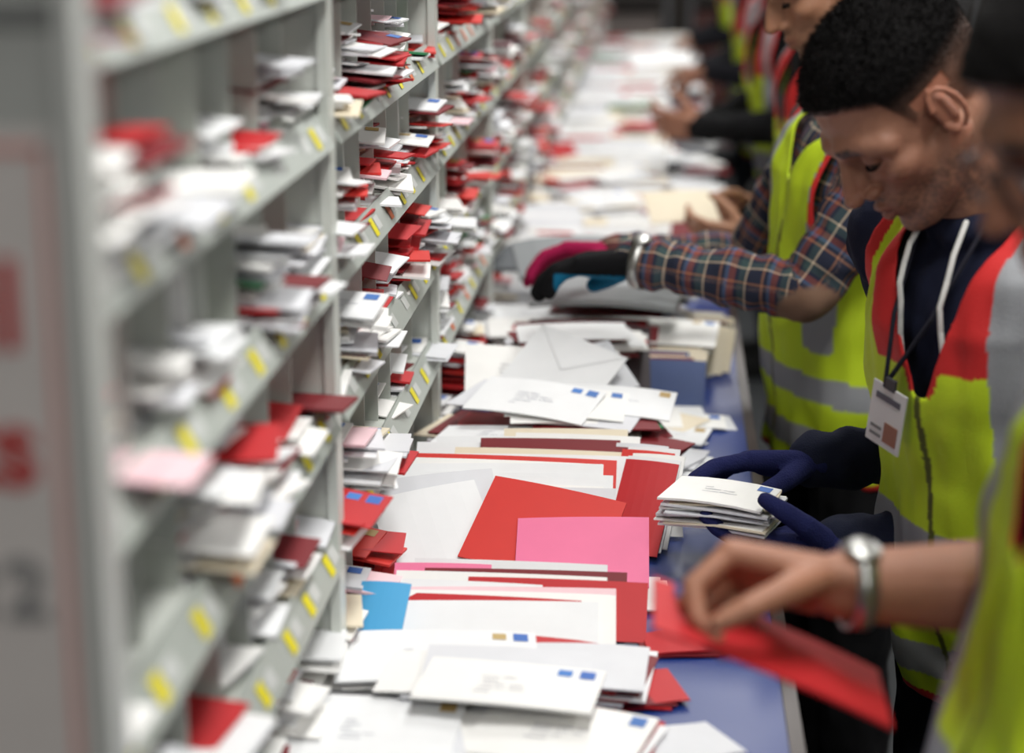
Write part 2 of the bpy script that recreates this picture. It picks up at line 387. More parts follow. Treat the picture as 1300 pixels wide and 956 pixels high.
for i in range(11): env(a,T(-.07+i*.004,2.70,DZ+.006+.0065*i)@RZ(14-i*4)@RX(-1),.14,.10,.002,random.choice([DRED,RED,W1,DRED,GRN,W2]),4,2,.002)
lean(a,-.185,2.90,z2+.006,.165,.125,36,-10,W1,'flap',roll=-22); lean(a,-.105,2.92,z2-.004,.165,.12,28,10,W3,'flap',roll=18); lean(a,-.23,2.93,z2-.004,.165,.12,26,14,W2,'addr',roll=-8)
stack(a,-.16,3.0,DZ+.001,24,.20,.13,4,.025,0,WP+RP,t0=.003,jyaw=16,dec='addr')
stack(a,.02,2.98,DZ+.001,3,.15,.10,-30,.03,0,WP,dec='addr',top=W1,jyaw=20)
stack(a,.06,3.05,DZ+.001,2,.14,.09,20,.02,0,WP,dec='addr',top=W2,jyaw=20)
stack(a,.02,2.78,DZ+.001,9,.09,.11,-20,.02,0,PAL,t0=.003,jyaw=25)
stack(a,.0,3.08,DZ+.001,5,.14,.10,-60,.03,0,PAL,jyaw=30)
mkobj('mail_pile',a,M_paper)
a=Acc()
for i in range(18): lean(a,-.14+random.uniform(-.03,.03),3.12+i*.012,DZ+.012,.20,.13,42,random.uniform(-5,5),random.choice([W1,DRED,RED,DRED,lin(60,50,54),RED,W2]))
for i in range(12): lean(a,.01+random.uniform(-.02,.02),3.16+i*.016,DZ+.002,.11,.10,42,random.uniform(-10,4),random.choice([W1,DRED,DRED,W2,lin(60,80,130),CRM]))
stack(a,-.23,3.46,DZ+.001,20,.22,.15,8,.03,0,PAL,t0=.0036,top=W2,dec='addr')
stack(a,-.03,3.46,DZ+.001,18,.22,.15,-6,.02,0,PAL+RP*3,t0=.0036,top=W1,dec='addr')
env(a,T(-.03,3.42,DZ+.075)@RZ(-4)@RX(2),.27,.18,.002,W2,6,3,.004,0,'addr')
for i in range(8):
    env(a,T(-.10+.014*i,3.62+.01*i,DZ+.080+.006*i)@RZ(-8+i*3)@RX(6),.22,.12,.003,[DRED,lin(60,62,58),DRED,lin(70,66,68),W3,DRED,lin(110,114,110),lin(150,154,150)][i],5,2,.006)
for i in range(9): lean(a,.075+random.uniform(-.01,.01),3.40+i*.02,DZ+.004,.09,.09,50,-12,random.choice([DRED,W1,lin(60,60,64),CRM]))
mkobj('mail_pile',a,M_paper)
for (y0,y1) in ((3.8,5.2),(5.2,7.6),(7.6,10.8)):
    a=Acc(); y=y0
    while y<y1:
        for x in (-.26,-.10,.04):
            if x>.0 and random.random()<.5: continue
            h=random.uniform(.015,.09)
            if random.random()<.62:
                n=max(3,int(h/.0045)); col=random.choice([PAL,WP,WP,PAL])
                stack(a,x+random.uniform(-.04,.04),y+random.uniform(-.06,.06),DZ+.001,n,random.uniform(.16,.25),random.uniform(.11,.17),random.uniform(-35,35),.03,random.uniform(-1,3),col,dec='addr' if y<6 else None,t0=.0045,jyaw=18)
            else:
                for i in range(10): lean(a,x+random.uniform(-.03,.03),y-.07+i*.016,DZ+.002,random.uniform(.14,.22),random.uniform(.09,.14),random.uniform(28,45),random.uniform(-12,12),random.choice(PAL if random.random()<.6 else WP))
        y+=.14
    mkobj('mail_pile',a,M_paper)
a=Acc()
stack(a,-.15,3.20,DZ+.09,8,.2,.13,12,.02,0,WP+[DRED],t0=.004)
stack(a,-.05,3.60,DZ+.12,8,.2,.13,12,.02,0,WP+[GRY],t0=.004)
env(a,T(-.10,3.44,DZ+.135)@RZ(-6)@RX(6),.27,.15,.012,lin(160,164,166),6,4,.010)
env(a,T(-.16,3.68,DZ+.155)@RZ(10)@RX(12),.26,.18,.010,lin(130,134,136),6,4,.012)
env(a,T(-.24,3.95,DZ+.10)@RZ(-14)@RX(10),.24,.16,.008,lin(90,94,98),6,4,.008)
mkobj('plastic_mailer',a,M_paper)
# ------------------------------------------------------------------ people
def ik(S,W,l1,l2,pole):
    S=V(S);W=V(W); d=W-S; D=min(d.length,(l1+l2)*.995); dn=d.normalized()
    x=(l1*l1-l2*l2+D*D)/(2*D); h=math.sqrt(max(l1*l1-x*x,1e-6)); p=V(pole); p=(p-dn*p.dot(dn)).normalized()
    return S+dn*x+p*h
def hand(acc,w,d,n,t,curl=(.5,.6,.4),thumb=.5,size=1.0,fat=0.0,spread=.10):
    d=V(d).normalized(); n=V(n); n=(n-d*n.dot(d)).normalized(); tt=V(t); t=d.cross(n); 
    if t.dot(tt)<0: t=-t
    s=size; w=V(w)
    kn=[(.090,.031),(.094,.010),(.090,-.011),(.082,-.030)]
    for a_,b_ in kn:
        k=w+d*a_*s+t*b_*s; capsule(acc,w+t*b_*.55*s-d*.01,(.016+fat)*s,k,(.0118+fat)*s)
    capsule(acc,w+d*.03*s+t*.018*s+n*.006,(.017+fat)*s,w+d*.07*s-t*.01*s+n*.003,(.014+fat)*s)
    capsule(acc,w+d*.02*s-t*.018*s+n*.006,(.016+fat)*s,w+d*.07*s-t*.02*s+n*.004,(.012+fat)*s)
    segs=[(.043,.026,.021),(.047,.030,.022),(.043,.028,.021),(.034,.021,.019)]
    for i,((a_,b_),sg) in enumerate(zip(kn,segs)):
        p=w+d*a_*s+t*b_*s; dd=(d+t*(1.5-i)*spread).normalized(); rr=[.0100,.0090,.0083,.0070]; 
        if i==3: rr=[r*.88 for r in rr]
        ang=0
        for k in range(3):
            ang+=curl[k]*(1+.10*i); q=p+(dd*math.cos(ang)+n*math.sin(ang))*sg[k]*s
            capsule(acc,p,(rr[k]+fat)*s,q,(rr[k+1]+fat)*s,10); p=q
    p=w+d*.022*s+t*.026*s+n*.008; td=(d*.62+t*.70+n*(.25+thumb*.5)).normalized()
    for k,(L,r0,r1) in enumerate([(.042,.015,.0125),(.033,.0120,.0105),(.027,.0105,.008)]):
        q=p+td*L*s; capsule(acc,p,(r0+fat)*s,q,(r1+fat)*s,10); p=q; td=(td+d*.35*(1)-t*.30*thumb+n*.2*thumb).normalized()
def headmesh(e,H,F,neck,skin,hair,scale=1.0,voxel=.0035,hairlen=.012,strands=0,long_hair=False,neckr=.054,beard=.25):
    H=V(H);F=V(F).normalized(); up=V((0,0,1)); U=(up-F*up.dot(F)).normalized(); L=U.cross(F)
    R=Matrix((F,L,U)).transposed().to_4x4(); M=Matrix.Translation(H)@R@Matrix.Scale(scale,4)
    a=Acc(); P=lambda f,s,u:M@V((f,s,u)); sc=scale
    Mi=np.array(M.inverted())
    ellipsoid(a,M,(-.014,0,.034),(.098,.076,.086))
    ellipsoid(a,M,(.030,0,.015),(.056,.066,.078))
    ellipsoid(a,M,(.032,0,-.030),(.052,.060,.066))
    ellipsoid(a,M,(.042,0,-.066),(.046,.044,.042))
    ellipsoid(a,M,(.070,0,-.100),(.021,.024,.018))
    ellipsoid(a,M,(.070,0,-.064),(.024,.032,.026))
    for s in (-1,1):
        capsule(a,P(-.008,s*.055,-.040),.022*sc,P(.030,s*.043,-.076),.020*sc); capsule(a,P(.030,s*.043,-.076),.020*sc,P(.062,s*.018,-.098),.018*sc)
        ellipsoid(a,M,(.050,s*.045,-.022),(.027,.020,.020))
        capsule(a,P(.070,s*.044,.022),.013*sc,P(.082,s*.014,.024),.014*sc)
        capsule(a,P(.055,s*.055,.010),.015*sc,P(.070,s*.044,.020),.013*sc)
    capsule(a,P(.078,0,.018),.012*sc,P(.090,0,-.025),.015*sc)
    nb=V(neck); capsule(a,P(-.030,0,-.035),neckr,nb,neckr*1.12,20); capsule(a,P(.0,0,-.06),neckr*.8,nb+F*.02,neckr*.95,20)
    o1=remesh('tmp',a,.0045,7); P1=getv(o1.data); N1=getn(o1.data)
    l=P1@Mi[:3,:3].T+Mi[:3,3]
    g=np.exp(-(((np.abs(l[:,1])-.030)/.015)**2+((l[:,2]+.002)/.012)**2))*(l[:,0]>.03)
    g2=np.exp(-(((np.abs(l[:,1])-.040)/.014)**2+((l[:,2]+.062)/.020)**2))*(l[:,0]>.0)
    P1=P1-N1*(g*.012+g2*.004)[:,None]*sc
    a=Acc(); a.add([tuple(p) for p in P1],[tuple(p.vertices) for p in o1.data.polygons]); bpy.data.objects.remove(o1)
    for s in (-1,1):
        ellipsoid(a,M,(.0665,s*.031,.001),(.0138,.0155,.0120))
        capsule(a,P(.074,s*.022,-.0125),.0030*sc,P(.070,s*.040,-.0115),.0030*sc)
        ellipsoid(a,M,(.092,s*.0135,-.037),(.0100,.0080,.0075))
        ec=V((-.012,s*.0745,-.006)); pts=[]
        for k in range(11):
            t=math.radians(-75+k*29.4); rad_f=.0150;rad_u=.0270
            pts.append(ec+V((math.cos(t)*-rad_f, s*(.005+.008*max(0,math.cos(t))),math.sin(t)*rad_u+.002)))
        pts=pts[:9]
        chain(a,[M@p for p in pts],[.0036*sc]*len(pts),8)
        ellipsoid(a,M,tuple(ec+V((.001,s*-.001,0))),(.0130,.0055,.0235))
        capsule(a,P(-.006,s*.076,-.029),.0058*sc,P(-.002,s*.074,-.020),.005*sc)
        capsule(a,P(-.014,s*.081,.008),.0026*sc,P(-.014,s*.080,-.016),.0035*sc)
    capsule(a,P(.082,0,.012),.0085*sc,P(.105,0,-.022),.0100*sc)
    ellipsoid(a,M,(.108,0,-.031),(.0130,.0120,.0105))
    capsule(a,P(.088,0,-.045),.006*sc,P(.088,0,-.056),.007*sc)
    for s in (-1,1):
        capsule(a,P(.0805,s*.021,-.0655),.0034*sc,P(.0945,s*.005,-.0605),.0055*sc)
        capsule(a,P(.0805,s*.019,-.0685),.0034*sc,P(.0925,s*.004,-.0740),.0066*sc)
    capsule(a,P(.0945,-.005,-.0605),.0052*sc,P(.0945,.005,-.0605),.0052*sc)
    capsule(a,P(.0925,-.004,-.0740),.0064*sc,P(.0925,.004,-.0740),.0064*sc)
    ob=remesh('head',a,voxel,2); me=ob.data; Pw=getv(me); N=getn(me)
    l=Pw@Mi[:3,:3].T+Mi[:3,3]; f,s_,u=l[:,0],l[:,1],l[:,2]; sa=np.abs(s_)
    hl=np.interp(f,[-.12,-.085,-.045,-.022,.004,.018,.034,.055,.075,.1],[-.062,-.055,-.03,.0,.020,.002,.046,.060,.067,.072])
    if long_hair: hl=np.interp(f,[-.12,-.085,-.02,.0,.018,.034,.055,.075,.1],[-.10,-.09,-.05,-.03,-.01,.03,.050,.058,.06])
    hm=sstep(u,hl-.004,hl+.010); ear=(np.abs(f+.012)<.024)&(sa>.0705)&(u<.028)&(u>-.045); hm[ear]=0
    dneck=(u<-.075); hm[dneck]=0
    vol=hm*np.clip(.10+sstep(u,.025,.080)*.90,0,1)*hairlen
    if long_hair: vol=hm*hairlen
    nn=nz(l,(220,220,220)); nl=nz(l,(45,45,45),4.0)
    Pw=Pw+N*((vol*(1+.22*nn+.10*nl))*scale+(1-hm)*nn*.00025)[:,None]
    setv(me,Pw)
    sk=np.array(skin); hc=np.array(hair); C=np.tile(sk,(len(Pw),1))*(1+.07*nl+.05*nn)[:,None]
    def mixc(mask,col):
        nonlocal C
        m=np.clip(mask,0,1)[:,None]; C=C*(1-m)+np.array(col)*m
    red=(sk[0]*1.10,sk[1]*.84,sk[2]*.80)
    mixc(.35*np.exp(-((f-.07)**2+(sa-.04)**2+(u+.03)**2)/.0006),red); mixc(.4*np.exp(-((f-.105)**2+s_**2+(u+.03)**2)/.0003),red); mixc(ear*.5,red)
    bd=sstep(-u,.030,.06)*sstep(f,-.03,.01)*(1-sstep(-u,.112,.135)); bd*= (1-np.exp(-((sa)**2/.0003+(u+.066)**2/.0001)))
    mst=np.exp(-(((u+.052)/.005)**2+(s_/.024)**4))*(f>.07)
    mixc(beard*1.3*np.maximum(bd*.8,mst)*(1+1.2*nn),hc*1.6+.01)
    mixc(.7*np.exp(-(((s_)/.021)**4+((u+.0670)/.0095)**4))*(f>.07),(sk[0]*.70,sk[1]*.44,sk[2]*.44))
    mixc(.8*np.exp(-(((u+.0672)/.0016)**2+(s_/.020)**4))*(f>.07),(sk[0]*.25,sk[1]*.14,sk[2]*.14))
    arc=.0240-np.clip((sa-.036),0,1)*.45
    mixc(.95*np.exp(-(((u-arc)/.0058)**4+((sa-.031)/.0195)**6))*(f>.05)*(1+.5*nn),hc)
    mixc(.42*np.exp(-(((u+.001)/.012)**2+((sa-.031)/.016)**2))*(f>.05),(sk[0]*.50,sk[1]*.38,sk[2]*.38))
    mixc(.9*np.exp(-((f-.099)**2+(sa-.0065)**2+(u+.0435)**2)/.000018),(sk[0]*.15,sk[1]*.1,sk[2]*.1))
    fade=hm*np.clip(.55+sstep(u,.005,.05)*.45,0,1)
    if long_hair: fade=hm
    mixc(fade,hc)
    setcol(me,np.clip(C,0.001,1)); me.materials.append(M_skin); me.materials.append(M_hair)
    fc=np.array([fade[list(p.vertices)].mean() for p in me.polygons]); me.polygons.foreach_set('material_index',(fc>.93).astype(np.int32)); me.update()
    par(ob,e)
    b=Acc()
    for s in (-1,1):
        pts=[]
        for k in range(7):
            t=(k/6-.5)*1.9; pts.append(P(.0672+.0150*math.cos(t)*.97,s*(.031+.0160*math.sin(t)),-.0060-.0015*math.cos(t)))
        chain(b,pts,[.0009*sc]+[.0020*sc]*5+[.0009*sc],6,(.01,.008,.008))
    mkobj('eyelashes',b,M_hair,True,parent=e)
    b=Acc()
    for s in (-1,1): ellipsoid(b,M,(.0672,s*.031,-.0030),(.0128,.0130,.0112),col=(.05,.03,.02))
    mkobj('eyes',b,M_skin,True,parent=e)
    if strands:
        idx=[i for i in np.where(hm>.5)[0] if u[i]>-.02]; b=Acc(); rnd=random.Random(3)
        for _ in range(strands):
            i=rnd.choice(idx); p=V(Pw[i]); n=V(N[i]); ln=(.0010+.0068*float(np.clip((u[i]-.01)/.07,0,1)))*rnd.uniform(.6,1.3)
            d=(n+F*rnd.uniform(-.1,.5)+V((rnd.uniform(-.3,.3),rnd.uniform(-.3,.3),rnd.uniform(-.3,.3)))).normalized(); sd=d.cross(V((rnd.random(),rnd.random(),rnd.random()))).normalized()*.0006
            p=p-n*.001+sd*rnd.uniform(-2,2); b.add([p-sd,p+sd,p+d*ln],[(0,1,2)],tuple(np.array(hair)*rnd.uniform(.5,2.0)))
        mkobj('hair_strands',b,M_hair,False,parent=e)
    return M
def person(spec):
    Pv=V(spec['P']);Nk=V(spec['N']); F=V(spec['F']).normalized(); U=(Nk-Pv).normalized(); F=(F-U*F.dot(U)).normalized(); R=F.cross(U); Ls=(Nk-Pv).length
    e=empty('postal_worker',(Pv.x,Pv.y,0)); g=spec.get('girth',1.0); vox=spec.get('voxel',.008)
    sw=spec.get('sw',.175)
    SR=V(spec.get('SR',Nk+R*sw-U*.045)); SL=V(spec.get('SL',Nk-R*sw-U*.045))
    WR=V(spec['WR']);WL=V(spec['WL'])
    ER=V(spec['ER']) if 'ER' in spec else ik(SR,WR,.285,.255,R*.6-U*.8-F*.3)
    EL=V(spec['EL']) if 'EL' in spec else ik(SL,WL,.285,.255,-R*.6-U*.8-F*.3)
    k=Ls/.48
    prof=[(-.14,.150,.105,-.005),(-.08,.168,.118,-.005),(.0,.172,.122,0),(.10,.160,.118,.005),(.18,.155,.116,.008),(.28,.165,.122,.008),(.36,.172,.125,.004),(.42,.165,.112,-.002),(.455,.13,.090,-.006),(.485,.078,.068,-.004),(.51,.062,.062,.004)]
    def torso(acc,inf):
        loft(acc,[(Pv+U*h*k+F*o,R*(a*g+inf),F*(b*g+inf)) for h,a,b,o in prof],32)
        for S in (SR,SL):
            capsule(acc,Pv+U*.40*k+(S-Nk)*.35,.075+inf,S,.060+inf,18)
            capsule(acc,Nk-U*.03+(S-Nk)*.15,.042+inf*.7,S+U*.012,.048+inf,18)
    a=Acc(); torso(a,0)
    slv=spec.get('sleeve','long')
    for S,E,W,sd in ((SR,ER,WR,'R'),(SL,EL,WL,'L')):
        if slv=='short': 
            chain(a,[S,S.lerp(E,.75)],[.064,.058],18); continue
        chain(a,[S,S.lerp(E,.5),E,E.lerp(W,.35),W],[.062,.055,.049,.048,.036],18)
        capsule(a,E.lerp(W,.86),.040,W,.038,18)
    hips=[Pv+R*.09-U*.06,Pv-R*.09-U*.06]
    feet=[]
    for i,hp in enumerate(hips):
        ft=V((hp.x+spec.get('footx',.02),hp.y+(.03 if i==0 else -.03)*1,.09)); kn_=hp.lerp(ft,.5)+F*.025; feet.append(ft)
        chain(a,[hp,hp.lerp(kn_,.5),kn_,kn_.lerp(ft,.4),ft],[.095,.084,.066,.064,.052],18)
    if spec.get('hood'):
        for i in range(12):
            t0=math.pi*2*i/12; t1=math.pi*2*(i+1)/12
            def hp_(t): return Nk+U*(.012-.025*max(0,math.cos(t)))+F*(.078*math.cos(t)+.004)+R*.082*math.sin(t)
            r=lambda t:.020+.016*max(0,-math.cos(t)); capsule(a,hp_(t0),r(t0),hp_(t1),r(t1),12)
        ellipsoid(a,Matrix.Translation(Nk-F*.10-U*.06)@Matrix((F,R,U)).transposed().to_4x4(),(0,0,0),(.04,.09,.07))
    elif spec.get('collar',True):
        for i in range(12):
            t0=math.pi*2*i/12; t1=math.pi*2*(i+1)/12
            def cp(t): return Nk+U*(.010-.02*max(0,math.cos(t)))+F*.066*math.cos(t)+R*.068*math.sin(t)
            capsule(a,cp(t0),.012,cp(t1),.012,10)
    ob=remesh('clothed_body',a,vox,4); me=ob.data; Pw=getv(me);N=getn(me)
    n1=nz(Pw,(14,14,9),3.0); n2=nz(Pw,(38,38,22),9.0)
    segs=[(SR,ER),(ER,WR),(SL,EL),(EL,WL)]; best=np.full(len(Pw),9.); al=np.zeros(len(Pw)); wh=np.full(len(Pw),-1)
    for i,(p,q) in enumerate(segs):
        d,t=segdist(Pw,p,q); m=d<best; best[m]=d[m]; al[m]=t[m]+(.285 if i%2 else 0); wh[m]=i
    arm=best<.075
    fold=np.sin(al*95+n1*5)*.0030*arm
    Pw=Pw+N*((n1*.0065+n2*.005+fold))[:,None]; setv(me,Pw)
    hloc=(Pw-np.array(Pv))@np.array(U)
    C=np.tile(np.array(spec['shirt']),(len(Pw),1)); tr=(hloc<-.02)&~arm
    C[tr]=np.array(spec.get('trousers',lin(22,24,32)))
    setcol(me,C)
    if spec.get('plaid'):
        me.materials.append(M_plaid); luv=np.zeros((len(Pw),3),dtype=np.float32)
        luv[:,0]=al; sloc=(Pw-np.array(Pv))@np.array(R)
        for i,(p,q) in enumerate(segs):
            m=(wh==i)&arm; d=(q-p).normalized(); x,y=frame(d); rel=Pw-np.array(p)
            luv[m,1]=(np.arctan2(rel@np.array(y),rel@np.array(x))*.05)[m]
        luv[~arm,0]=hloc[~arm]; luv[~arm,1]=sloc[~arm]
        dE=np.linalg.norm(Pw-np.array(EL+V((.01,-.03,-.035))),axis=1); luv[:,2]=(1-sstep(dE,.052,.060))
        at=me.attributes.new('luv','FLOAT_VECTOR','POINT'); at.data.foreach_set('vector',luv.ravel())
        me.materials.append(M_cloth); tm=[1 if tr[p.vertices[0]] else 0 for p in me.polygons]; me.polygons.foreach_set('material_index',tm)
    else: me.materials.append(M_cloth)
    par(ob,e)
    sh=Acc()
    for ft in feet:
        b_=V((ft.x,ft.y,.045)); fx=V((F.x,F.y,0)).normalized()
        M=Matrix.Translation(b_+fx*.06)@Matrix((fx,V((-fx.y,fx.x,0)),V((0,0,1)))).transposed().to_4x4()
        ellipsoid(sh,M,(0.02,0,0),(.13,.048,.042)); ellipsoid(sh,M,(-.06,0,.02),(.055,.044,.06)); obox(sh,M,-.10,.13,-.042,.042,-.045,-.025,(1,1,1))
    so=remesh('shoes',sh,.008,2); setcol(so.data,np.tile(np.array((.01,.01,.01)),(len(so.data.vertices),1))); so.data.materials.append(M_cloth); par(so,e)
    if spec.get('vest',True):
        a=Acc(); torso(a,.016); vv=spec.get('vvox',.006)
        ob=remesh('hi_vis_vest',a,vv,4); me=ob.data; Pw=getv(me);N=getn(me)
        rel=Pw-np.array(Pv); h=rel@np.array(U); s=rel@np.array(R); f=rel@np.array(F); sa=np.abs(s)
        kill=(h<-.125)
        arm_d=[]
        for S,E in ((SR,ER),(SL,EL)):
            dS=np.linalg.norm(Pw-np.array(S+ (S-Nk).normalized()*.01-U*.015),axis=1); dd,_=segdist(Pw,S,S.lerp(E,.4)); arm_d.append(np.minimum(dS-.004,dd))
        ad=np.minimum(*arm_d)-.084
        kill|=(ad<0)&(sa>.10)
        v0=spec.get('vneck',.60)
        vn=h-Ls*v0; vw=.012+.060*np.clip(vn/(Ls*(.97-v0)),0,1.4)
        nd=np.where((f>0)&(vn>0),sa-vw,.5)
        nk=np.linalg.norm(Pw-np.array(Nk),axis=1)-.088; nd=np.minimum(nd,nk)
        kill|=(nd<0)
        Y=np.array(spec.get('vcol',lin(202,228,44))); RD=np.array(lin(206,46,46)); GR=np.array(lin(152,154,158))
        C=np.tile(Y,(len(Pw),1)); g1=(sa>.088)&(sa<.134)&(h>Ls*.20)
        if spec.get('onestrip'): g1&=((s<0)|(f<0))
        rr_=spec.get('redh',.66)
        rd=(h>Ls*rr_)&(sa<=.088)
        if spec.get('redback'): rd=(h>Ls*.55)&(f<0)
        C[g1]=GR; C[rd]=RD
        b0,b1=spec.get('band',(.11,.235))
        hb=((h>Ls*b0)&(h<Ls*b1)); C[hb]=GR
        hb2=((h>-.085)&(h<-.04)); C[hb2]=GR
        C[(ad<.012)&(sa>.09)]=RD; 
        if not spec.get('redback'): C[(nd<.010)]=RD
        C[(sa<.004)&(f>0)&(h<Ls*.6)]=np.array(lin(90,96,40))
        C[(h<-.112)]=RD
        n1=nz(Pw,(10,10,6),1.0); n2=nz(Pw,(26,26,12),5.0)
        Pw=Pw+N*(n1*.015+n2*.010+.005)[:,None]; setv(me,Pw); setcol(me,C)
        bm=bmesh.new(); bm.from_mesh(me); bm.verts.ensure_lookup_table()
        bmesh.ops.delete(bm,geom=[v for v in bm.verts if kill[v.index]],context='VERTS')
        for _ in range(6):
            bs=[v for v in bm.verts if v.is_boundary]; new=[]
            for v in bs:
                nb=[ed.other_vert(v) for ed in v.link_edges if ed.is_boundary]
                if nb: new.append((v,v.co*.4+sum((x.co for x in nb),V())*.6/len(nb)))
            for v,c in new: v.co=c
        bm.to_mesh(me); bm.free(); me.materials.append(M_vest)
        m=ob.modifiers.new('thickness','SOLIDIFY'); m.thickness=.003; m.offset=1
        par(ob,e)
    for key,W,E in (('HR',WR,ER),('HL',WL,EL)):
        hs=spec.get(key)
        if hs is None: 
            d=(W-E).normalized(); hs=dict(d=d+V((0,0,-.1)),n=(0,0,-1),t=(0,-1 if key=='HR' else 1,0))
        a=Acc(); gl=hs.get('glove'); fat=hs.get('fat',.0018) if gl else 0
        hand(a,W,hs['d'],hs['n'],hs['t'],hs.get('curl',(.4,.5,.3)),hs.get('thumb',.5),hs.get('size',1.0),fat)
        if slv=='short':
            S_=SR if key=='HR' else SL
            chain(a,[S_.lerp(E,.5),E,E.lerp(W,.3),E.lerp(W,.75),W],[.050,.043,.047,.036,.030],18)
        else: capsule(a,W.lerp(E,.30),.030 if not gl else .034,W,.027 if not gl else .030,16)
        ho=remesh('gloved_hand' if gl else 'hand',a,hs.get('vox',.0032),2); P2=getv(ho.data)
        C=np.tile(np.array(gl if gl else spec['skin']),(len(P2),1))
        if gl and hs.get('palm'):
            rel=P2-np.array(W); nv=V(hs['n']).normalized(); dv=V(hs['d']).normalized(); C[((rel@np.array(nv))>.020)&((rel@np.array(dv))>.0)&((rel@np.array(dv))<.125)]=np.array(hs['palm'])
        setcol(ho.data,C); ho.data.materials.append(M_glove if gl else M_skin); par(ho,e)
    hd=spec.get('H')
    M=None
    if hd: M=headmesh(e,hd,spec['HF'],Nk-U*.02,spec['skin'],spec['hair'],spec.get('hscale',1.0),spec.get('hvox',.004),spec.get('hairlen',.012),spec.get('strands',0),spec.get('long_hair',False),beard=spec.get('beard',.25))
    return dict(e=e,P=Pv,N=Nk,F=F,R=R,U=U,M=M,Ls=Ls)
def watch(e,W,E,r,name='wristwatch'):
    W=V(W);E=V(E); d=(W-E).normalized(); c=W-d*.012; x,y=frame(d); a=Acc(); n=28; w=.009
    vs=[];fs=[]
    for i in range(n):
        t=2*math.pi*i/n
        for rr,o in ((r,-w),(r+.003,-w),(r+.003,w),(r,w)): vs.append(c+(x*math.cos(t)+y*math.sin(t))*rr+d*o)
    for i in range(n):
        j=(i+1)%n
        for k_ in range(4):
            l=(k_+1)%4; fs.append((i*4+k_,j*4+k_,j*4+l,i*4+l))
    a.add(vs,fs); top=V((0,-.3,1)); top=(top-d*top.dot(d)).normalized(); xx,yy_=frame(top)
    loft(a,[(c+top*(r-.002),xx*.016,yy_*.016),(c+top*(r+.004),xx*.016,yy_*.016),(c+top*(r+.006),xx*.014,yy_*.014)],24)
    mkobj(name,a,M_steel,True,parent=e)
SK1=lin(158,112,90); SK2=lin(170,124,96); SK0=lin(162,112,88); BLK=lin(15,13,13)
m1=person(dict(P=(.455,2.26,.93),N=(.405,2.25,1.405),F=(-.80,-.60,0),SR=(.290,2.40,1.35),SL=(.52,2.11,1.35),
  WR=(.215,2.50,1.01),ER=(.44,2.52,1.045),WL=(.235,2.31,.960),EL=(.475,2.24,1.00),shirt=lin(28,32,52),skin=SK1,hair=BLK,
  hood=True,voxel=.006,vvox=.004,onestrip=True,
  HR=dict(d=(-1,-.02,.02),n=(0,-.35,-1),t=(0,-1,0),glove=lin(36,40,84),curl=(.2,.35,.3),fat=.0025),
  HL=dict(d=(-1,.12,.0),n=(0,.2,1),t=(0,-1,.2),glove=lin(36,40,84),curl=(.12,.35,.3),thumb=.6,fat=.0025),
  H=(.272,2.2,1.530),HF=(-.66,-.22,-.72),hscale=1.05,hvox=.0019,strands=13000,hairlen=.011,beard=.34))
e=m1['e']; N_,F_,R_,U_=m1['N'],m1['F'],m1['R'],m1['U']
a=Acc()
for s,L in ((-.030,.20),(.036,.15)):
    pts=[N_+F_*.098+R_*s+U_*.005]
    for k in range(1,8): pts.append(N_+F_*(.110+.034*min(1,k/3))+R_*(s*(1+.06*math.sin(k*1.3)))-U_*(L*k/7))
    chain(a,pts,[.0034]*8,8)
mkobj('hood_drawstrings',a,M_white,True,parent=e)
a=Acc(); bc=N_+F_*.166-U_*.225+R_*.045
for s in (-.05,.05): chain(a,[N_+F_*.09+R_*s,N_+F_*.150+R_*(s*.6+.01)-U_*.10,bc+U_*.04],[.003]*3,6,lin(40,40,50))
mkobj('lanyard',a,M_cloth,True,parent=e)
a=Acc(); Mb=Matrix.Translation(bc)@Matrix((R_*-1,U_,F_)).transposed().to_4x4()@RZ(-16)
obox(a,Mb,-.028,.028,-.040,.040,0,.002,lin(226,226,224)); obox(a,Mb,0,.022,-.032,-.006,.002,.003,lin(150,100,80)); obox(a,Mb,-.02,.02,.020,.028,.002,.003,lin(90,90,100)); obox(a,Mb,-.022,-.004,-.03,-.026,.002,.003,lin(120,120,120)); obox(a,Mb,-.022,-.004,-.02,-.016,.002,.003,lin(120,120,120))
obox(a,Mb,-.008,.008,.037,.052,0,.004,lin(60,60,64))
mkobj('id_badge',a,M_paper,parent=e)
a=Acc(); stack(a,.085,2.34,.978,10,.145,.115,-14,.006,-3,[W1,CRM,W2,W3],t0=.0035,top=W2,jyaw=5,dec='addr'); mkobj('held_envelopes',a,M_paper)
# second worker, plaid sleeves
m2=person(dict(P=(.325,3.18,.95),N=(.345,3.15,1.43),F=(-.95,-.30,0),SL=(.375,3.0,1.375),EL=(.224,2.95,1.156),WL=(-.045,3.05,1.180),WR=(-.085,3.42,1.125),ER=(.16,3.44,1.11),
  shirt=lin(40,40,50),plaid=True,skin=SK2,hair=BLK,voxel=.007,vvox=.006,trousers=lin(16,16,18),redback=True,band=(.02,.11),vneck=.75,
  HL=dict(d=(-.95,.25,-.10),n=(.0,-.05,-1),t=(.3,.95,0),glove=lin(20,20,22),palm=lin(24,104,140),curl=(.22,.34,.3),fat=.0060,thumb=.3),
  HR=dict(d=(-.99,-.02,.04),n=(0,-.3,-.9),t=(0,-1,0),glove=lin(160,30,76)),
  H=(.245,3.13,1.635),HF=(-.85,-.15,-.5),hvox=.004))
watch(m2['e'],(-.045,3.05,1.180),(.224,2.95,1.156),.040)
